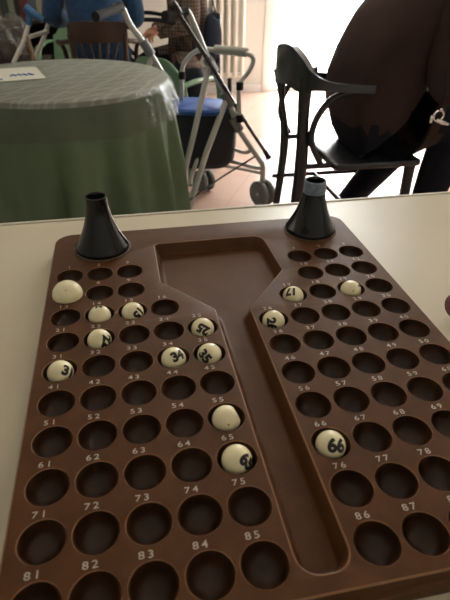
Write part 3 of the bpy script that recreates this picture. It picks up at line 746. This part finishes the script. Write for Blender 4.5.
atube('rear_leg', [(.735, 1.58, .72), (.750, 1.58, .60), (.775, 1.58, .44), (.768, 1.58, .25), (.75, 1.59, 0)], [.030, .012, .020, .018, .015], 3)
for y in (1.21, 1.59): atube('front_leg', [(1.18, y, .43), (1.19, y, 0)], [.022, .016])
for y in (1.20, 1.60): atube('arm_support', [(.90, y, .712), (.82, y, .69), (.765, y, .62), (.755, y, .54), (.80, y, .455)], .012, 4)
bm = bmesh.new(); box(bm, al((.85, 1.18, .425)), al((1.21, 1.62, .455)), .012); link('seat', bm, M['chair_black'], ac)
for y in (1.22, 1.58): atube('stretcher', [(.73, y, .27), (1.185, y, .27)], .010)
for y in (1.215, 1.595): atube('seat_rail', [(.735 + (y - 1.2) * .1, y, .44), (.87, y, .44)], .011)
atube('stretcher', [(.93, 1.22, .27), (.93, 1.58, .27)], .010)
# metal clasp on a strap, at the person's lap
ck = thing('key_ring', 'small chrome key clasp on a strap hanging from the sleeve of the dark figure', 'keys', (1.139, 1.045, .657))
bm = bmesh.new(); tube(bm, [(.018 * math.cos(a), -.006, .018 * math.sin(a)) for a in [2 * PI * k / 20 for k in range(20)]], .003, 8, closed=True); link('ring', bm, M['chrome'], ck)
bm = bmesh.new(); tube(bm, [(-.008, -.008, -.012), (.018, -.010, -.022), (.04, -.012, -.028)], [.006, .009, .005], 8); link('clasp', bm, M['chrome'], ck)
bm = bmesh.new(); tube(bm, [(0, -.008, .018), (.002, -.006, .05), (.006, 0, .085), (.01, .03, .13)], .0025, 6); link('strap', bm, M['rubber'], ck)
for a_, b_ in (((-.032, -.012, -.022), (-.022, -.008, .004)), ((-.004, -.014, .014), (.006, -.010, .026))): bm = bmesh.new(); box(bm, a_, b_, .002); link('key', bm, M['chrome'], ck)

# ---------------------------------------------------------------- slatted wooden chair of the blue person
wc = thing('wooden_chair', 'dark brown wooden chair with fanned back slats, behind the round table', 'chair', (0, 2.80, 0))
def bl(p): return Vector(p) - Vector((0, 2.80, 0))
bm = bmesh.new(); rings = []
for i in range(17):
    u = i / 16 * 2 - 1; x = u * .16; y = 2.60 + .035 * u * u; z0, z1 = .693, .800 - .012 * u * u * u * u
    rings.append([bm.verts.new(bl((x, y - .011, z1))), bm.verts.new(bl((x, y + .011, z1))), bm.verts.new(bl((x, y + .011, z0))), bm.verts.new(bl((x, y - .011, z0)))])
for a, b in zip(rings, rings[1:]):
    for k in range(4): bm.faces.new((a[k], a[(k + 1) % 4], b[(k + 1) % 4], b[k]))
bm.faces.new(rings[0]); bm.faces.new(rings[-1][::-1]); bmesh.ops.bevel(bm, geom=bm.edges[:], offset=.004, segments=2, affect='EDGES')
link('top_rail', bm, M['wood_dark'], wc)
for k in range(5):
    u = (k - 2) / 2; bm = bmesh.new(); tube(bm, [bl((u * .105, 2.606 + .012 * abs(u), .70)), bl((u * .065, 2.62, .58)), bl((u * .045, 2.64, .452))], [.014, .011, .010], 8, flat=.6); link('back_slat', bm, M['wood_dark'], wc)
for s in (-1, 1):
    bm = bmesh.new(); tube(bm, [bl((s * .148, 2.625, .74)), bl((s * .140, 2.63, .60)), bl((s * .15, 2.645, .44)), bl((s * .165, 2.62, 0))], [.016, .016, .02, .015], 10, 3); link('rear_leg', bm, M['wood_dark'], wc)
    bm = bmesh.new(); tube(bm, [bl((s * .19, 3.0, .44)), bl((s * .20, 3.02, 0))], [.02, .014]); link('front_leg', bm, M['wood_dark'], wc)
    bm = bmesh.new(); tube(bm, [bl((s * .160, 2.64, .70)), bl((s * .215, 2.70, .685)), bl((s * .24, 2.86, .67)), bl((s * .215, 2.93, .62)), bl((s * .20, 2.95, .44))], .013, 8, 4); link('arm', bm, M['wood_dark'], wc)
    bm = bmesh.new(); tube(bm, [bl((s * .163, 2.63, .22)), bl((s * .195, 3.01, .22))], .010); link('stretcher', bm, M['wood_dark'], wc)
bm = bmesh.new(); box(bm, bl((-.215, 2.62, .425)), bl((.215, 3.03, .452)), .010); link('seat', bm, M['wood_dark'], wc)

# ---------------------------------------------------------------- mint plastic garden chairs
def plastic_chair(loc, rz, label):
    c = thing('plastic_chair', label, 'chair', loc, rz, 'mint green plastic armchairs'); c.scale = (.8, .8, .8)
    # back at -y side, front +y
    bm = bmesh.new(); n = 14; rows = []
    for j in range(9):
        v = j / 8; z = .43 + v * .40; row = []
        for i in range(n + 1):
            u = i / n * 2 - 1; w = .215 * (1 - .10 * v) * (1 if v < .8 else math.sqrt(max(.05, 1 - ((v - .8) / .22) ** 2 * .45)))
            row.append((u * w, -.20 - .10 * v + .05 * u * u, z - (.06 * u ** 4 if v > .75 else 0)))
        rows.append(row)
    fr_ = [[bm.verts.new(q) for q in row] for row in rows]; bk = [[bm.verts.new((q[0], q[1] - .010, q[2])) for q in row] for row in rows]
    for G in (fr_, bk):
        for j in range(8):
            for i in range(n):
                bm.faces.new((G[j][i], G[j][i + 1], G[j + 1][i + 1], G[j + 1][i]))
    for i in range(n): bm.faces.new((fr_[8][i], fr_[8][i + 1], bk[8][i + 1], bk[8][i])); bm.faces.new((fr_[0][i], fr_[0][i + 1], bk[0][i + 1], bk[0][i]))
    for j in range(8): bm.faces.new((fr_[j][0], fr_[j + 1][0], bk[j + 1][0], bk[j][0])); bm.faces.new((fr_[j][n], fr_[j + 1][n], bk[j + 1][n], bk[j][n]))
    link('backrest', bm, M['mint'], c)
    bm = bmesh.new(); box(bm, (-.23, -.23, .415), (.23, .23, .44), .012); link('seat', bm, M['mint'], c)
    for s in (-1, 1):
        bm = bmesh.new(); tube(bm, [(s * .205, -.28, .66), (s * .245, -.16, .680), (s * .26, .0, .672), (s * .258, .14, .655), (s * .25, .21, .60), (s * .248, .225, .50), (s * .245, .22, .42)], [.026, .030, .032, .034, .030, .026, .026], 10, 4, flat=.5); link('armrest', bm, M['mint'], c)
        for y, e in ((.19, .03), (-.20, -.07)):
            bm = bmesh.new(); tube(bm, [(s * .225, y, .42), (s * .255, y + e, 0)], [.034, .022], 8); link('leg', bm, M['mint'], c)
plastic_chair((.40, 2.50, 0), -PI * .2, 'mint green plastic armchair between the blue sweater and the rollator')
plastic_chair((-.24, 3.75, 0), PI * .95, 'mint green plastic armchair behind the elbow of the blue sweater')
# dark armchair behind, black curved arm, for the plaid person
pcx = thing('armchair', 'armchair with a thin curved black arm, under the person in the checked jacket', 'chair', (.60, 3.2, 0))
for s in (-1, 1):
    bm = bmesh.new(); tube(bm, [(-.02, s * .20, .44), (-.02, s * .20, .66), (-.10, s * .22, .735), (-.22, s * .23, .765), (-.32, s * .23, .770), (-.40, s * .23, .76), (-.45, s * .23, .70), (-.42, s * .22, .55), (-.24, s * .21, .43)], .013, 10, 5); link('arm', bm, M['rubber'], pcx)
    for x in (-.22, .22):
        bm = bmesh.new(); tube(bm, [(x, s * .2, .42), (x * 1.05, s * .215, 0)], .016, 10); link('leg', bm, M['chair_black'], pcx)
bm = bmesh.new(); box(bm, (-.26, -.20, .395), (.16, .20, .425), .012); link('seat', bm, M['chair_black'], pcx)
bm = bmesh.new(); box(bm, (.13, -.20, .425), (.16, .20, .80), .012); link('backrest', bm, M['chair_black'], pcx)
# navy bag hanging behind the checked jacket
nb = thing('shoulder_bag', 'navy cloth bag hanging between the checked jacket and the radiator', 'bag', (.71, 3.0, .14)); nb.scale = (.75, .75, .82)
bm = bmesh.new(); rings = []
for (k_, z_) in ((.25, .79), (.75, .77), (1, .70), (1.05, .62), (.85, .55), (.4, .50)):
    rings.append([bm.verts.new((.075 * k_ * math.cos(a) - .02 * (.79 - z_), .05 * k_ * math.sin(a), z_ - .02 * math.cos(a))) for a in [2 * PI * k / 24 for k in range(24)]])
for a, b in zip(rings, rings[1:]):
    for k in range(24): bm.faces.new((a[k], a[(k + 1) % 24], b[(k + 1) % 24], b[k]))
bm.faces.new(rings[0][::-1]); bm.faces.new(rings[-1]); link('bag_body', bm, M['navy'], nb)
bm = bmesh.new(); tube(bm, [(.03, .0, .775), (.02, .10, .86), (.03, .19, .885), (.01, .12, .84), (-.03, 0, .775)], .006, 8, 4); link('strap', bm, M['navy'], nb)

# ---------------------------------------------------------------- walking frame with blue grips, far left
wf = thing('walker', 'white tube walking aid with blue hand grips, left of the blue sweater', 'walker', (-.38, 2.95, 0))
def fl(p): return Vector(p) - Vector((-.38, 2.95, 0))
def ft(name, pts, r, m, sm=0, parent=wf):
    bm = bmesh.new(); tube(bm, [fl(p) for p in pts], r, 10, sm); return link(name, bm, m, parent)
ft('side_frame', [(-.375, 2.90, .815), (-.385, 2.9, .77), (-.43, 2.9, .68), (-.513, 2.9, .562), (-.72, 2.9, .2), (-.80, 2.9, .01)], .0125, M['white_tube'])
ft('side_frame', [(-.255, 3.02, .82), (-.275, 3.02, .78), (-.33, 3.02, .68), (-.405, 3.02, .562), (-.57, 3.02, .2), (-.64, 3.02, .01)], .0125, M['white_tube'])
ft('side_frame', [(-.415, 2.9, .70), (-.405, 2.93, .62), (-.395, 2.94, .50), (-.35, 2.95, .01)], .0125, M['tanwood'])
ft('cross_bar', [(-.425, 2.9, .685), (-.36, 2.95, .70), (-.30, 3.0, .71)], .012, M['white_tube'])
ft('cross_bar', [(-.63, 2.9, .35), (-.55, 2.96, .36), (-.47, 3.02, .37)], .010, M['white_tube'])
for a in (((-.395, 2.90, .845), (-.37, 2.9, .825), (-.33, 2.88, .80), (-.295, 2.87, .785)), ((-.285, 3.02, .87), (-.265, 3.02, .85), (-.225, 3.0, .825), (-.195, 2.99, .81))):
    ft('hand_grip', a, [.022, .024, .019, .018], M['blue_plastic'], 3)
ft('grip_stem', [(-.37, 2.9, .83), (-.39, 2.9, .755)], .017, M['blue_plastic'])
# clear bag of goods + dark basket on a low cabinet, shelf behind
lc = thing('low_cabinet', 'low brown cabinet at the far left carrying a basket and a clear bag', 'cabinet', (-.78, 3.62, 0))
bm = bmesh.new(); box(bm, (-.42, -.22, .04), (.36, .22, .44), .006); link('carcass', bm, M['shelfwood'], lc)
bm = bmesh.new(); box(bm, (-.44, -.24, .44), (.38, .24, .46), .004); link('cabinet_top', bm, M['shelfwood'], lc)
for x in (-.41, -.02): 
    bm = bmesh.new(); box(bm, (x, -.236, .06), (x + .37, -.221, .42), .004); dd = link('cabinet_door', bm, M['shelfwood'], lc)
    bm = bmesh.new(); lathe(bm, [(0, .024), (.010, .022), (.012, .014), (.006, .006), (.006, -.002)], (x + (.33 if x < -.1 else .04), -.236, .28), 14, axis=(0, -1, 0)); link('knob', bm, M['chrome'], dd)
for x in (-.39, .33):
    for y in (-.19, .19): bm = bmesh.new(); box(bm, (x - .02, y - .02, 0), (x + .02, y + .02, .04)); link('foot', bm, M['shelfwood'], lc)
bk_ = thing('basket', 'dark ribbed basket on the low cabinet at the far left', 'basket', (-.86, 3.52, .46))
bm = bmesh.new()
for k in range(6): tube(bm, [((.105 + .004 * k) * math.cos(a), (.085 + .004 * k) * math.sin(a), .012 + .026 * k) for a in [2 * PI * j / 28 for j in range(28)]], .011, 6, closed=True)
lathe(bm, [(0, .002), (.098, .002), (.10, .016), (0, .016)], seg=28)
link('basket_weave', bm, M['basket'], bk_)
for k in range(18):
    a = 2 * PI * k / 18; tube_b = None
bm = bmesh.new()
for k in range(18):
    a = 2 * PI * k / 18; tube(bm, [((.118) * math.cos(a), (.098) * math.sin(a), .0), ((.138) * math.cos(a), (.118) * math.sin(a), .155)], .005, 6)
link('uprights', bm, M['basket'], bk_)
cb = thing('clear_bag', 'crumpled clear plastic bag standing behind the dark basket', 'bag', (-.64, 3.60, .46))
bm = bmesh.new(); bmesh.ops.create_icosphere(bm, subdivisions=4, radius=1)
for v in bm.verts:
    n = v.co.normalized(); k = 1 + .13 * math.sin(7 * n.x + 5 * n.z) + .08 * math.sin(13 * n.y + 9 * n.x) + .06 * math.sin(19 * n.z + 11 * n.x)
    v.co = Vector((n.x * .13 * k, n.y * .09 * k, max(0, .14 + n.z * .15 * k)))
link('film', bm, M['bagfilm'], cb)
bm = bmesh.new(); box(bm, (-.06, -.04, .001), (.05, .04, .13), .01); link('packet', bm, M['shelfwood'], cb)
# shelf with upright books against the back wall
bs = thing('bookcase', 'brown wooden bookcase against the back wall at the far left', 'bookcase', (-.80, 4.28, 0))
bm = bmesh.new(); box(bm, (-.70, -.17, 0), (-.67, .20, 1.3)); box(bm, (.57, -.17, 0), (.60, .20, 1.3)); box(bm, (-.67, .18, 0), (.57, .20, 1.3)); link('side_panels', bm, M['shelfwood'], bs, False)
for z in (.03, .36, .655, 1.0, 1.28): bm = bmesh.new(); box(bm, (-.67, -.17, z - .012), (.57, .18, z + .012)); link('shelf', bm, M['shelfwood'], bs, False)
cols = [((.18, .20, .15), 'sage'), ((.10, .03, .025), 'dark red'), ((.05, .07, .05), 'dark green'), ((.30, .28, .20), 'beige'), ((.03, .025, .02), 'near-black'), ((.10, .12, .16), 'slate blue'), ((.22, .12, .07), 'tan')]
bmats = [mat('cover_' + n.replace(' ', '_'), c, .6) for c, n in cols]
pages = mat('page_paper', (.6, .57, .48), .8)
def book(x, w, h, z, mi, label, grp):
    b = thing('book', label, 'book', (x, 4.17, z), 0, grp)
    bm = bmesh.new(); box(bm, (0, 0, 0), (w, .012, h), .002); box(bm, (0, 0, 0), (.003, .17, h)); box(bm, (w - .003, 0, 0), (w, .17, h)); link('cover', bm, bmats[mi], b, False)
    bm = bmesh.new(); box(bm, (.003, .012, .003), (w - .003, .165, h - .004)); link('pages', bm, pages, b, False)
order = [4, 0, 1, 4, 3, 6, 2, 0, 4, 1, 5, 3, 2, 6, 1, 0]
x = -1.06; names_seen = {}
for i, k in enumerate(order):
    w = .030 + .012 * ((i * 7) % 4); h = .22 + .015 * ((i * 5) % 5); nm = cols[k][1]
    prev = cols[order[i - 1]][1] if i else None
    nxt = cols[order[i + 1]][1] if i + 1 < len(order) else None
    if prev is None: lab = f'{nm} book at the left end of the bookcase row'
    elif nxt is None: lab = f'{nm} book at the right end of the bookcase row'
    else: lab = f'{nm} book upright on the bookcase between {prev} and {nxt} books'
    book(x, w, h, .667, k, lab, 'books on the bookcase'); x += w + .004
x = -.98
for i, k in enumerate([3, 2, 6, 5, 0, 4, 1]):
    book(x, .05, .21 + .01 * (i % 3), .372, k, f'{cols[k][1]} book on the lower bookcase shelf behind the clear bag', 'books on the lower shelf'); x += .056
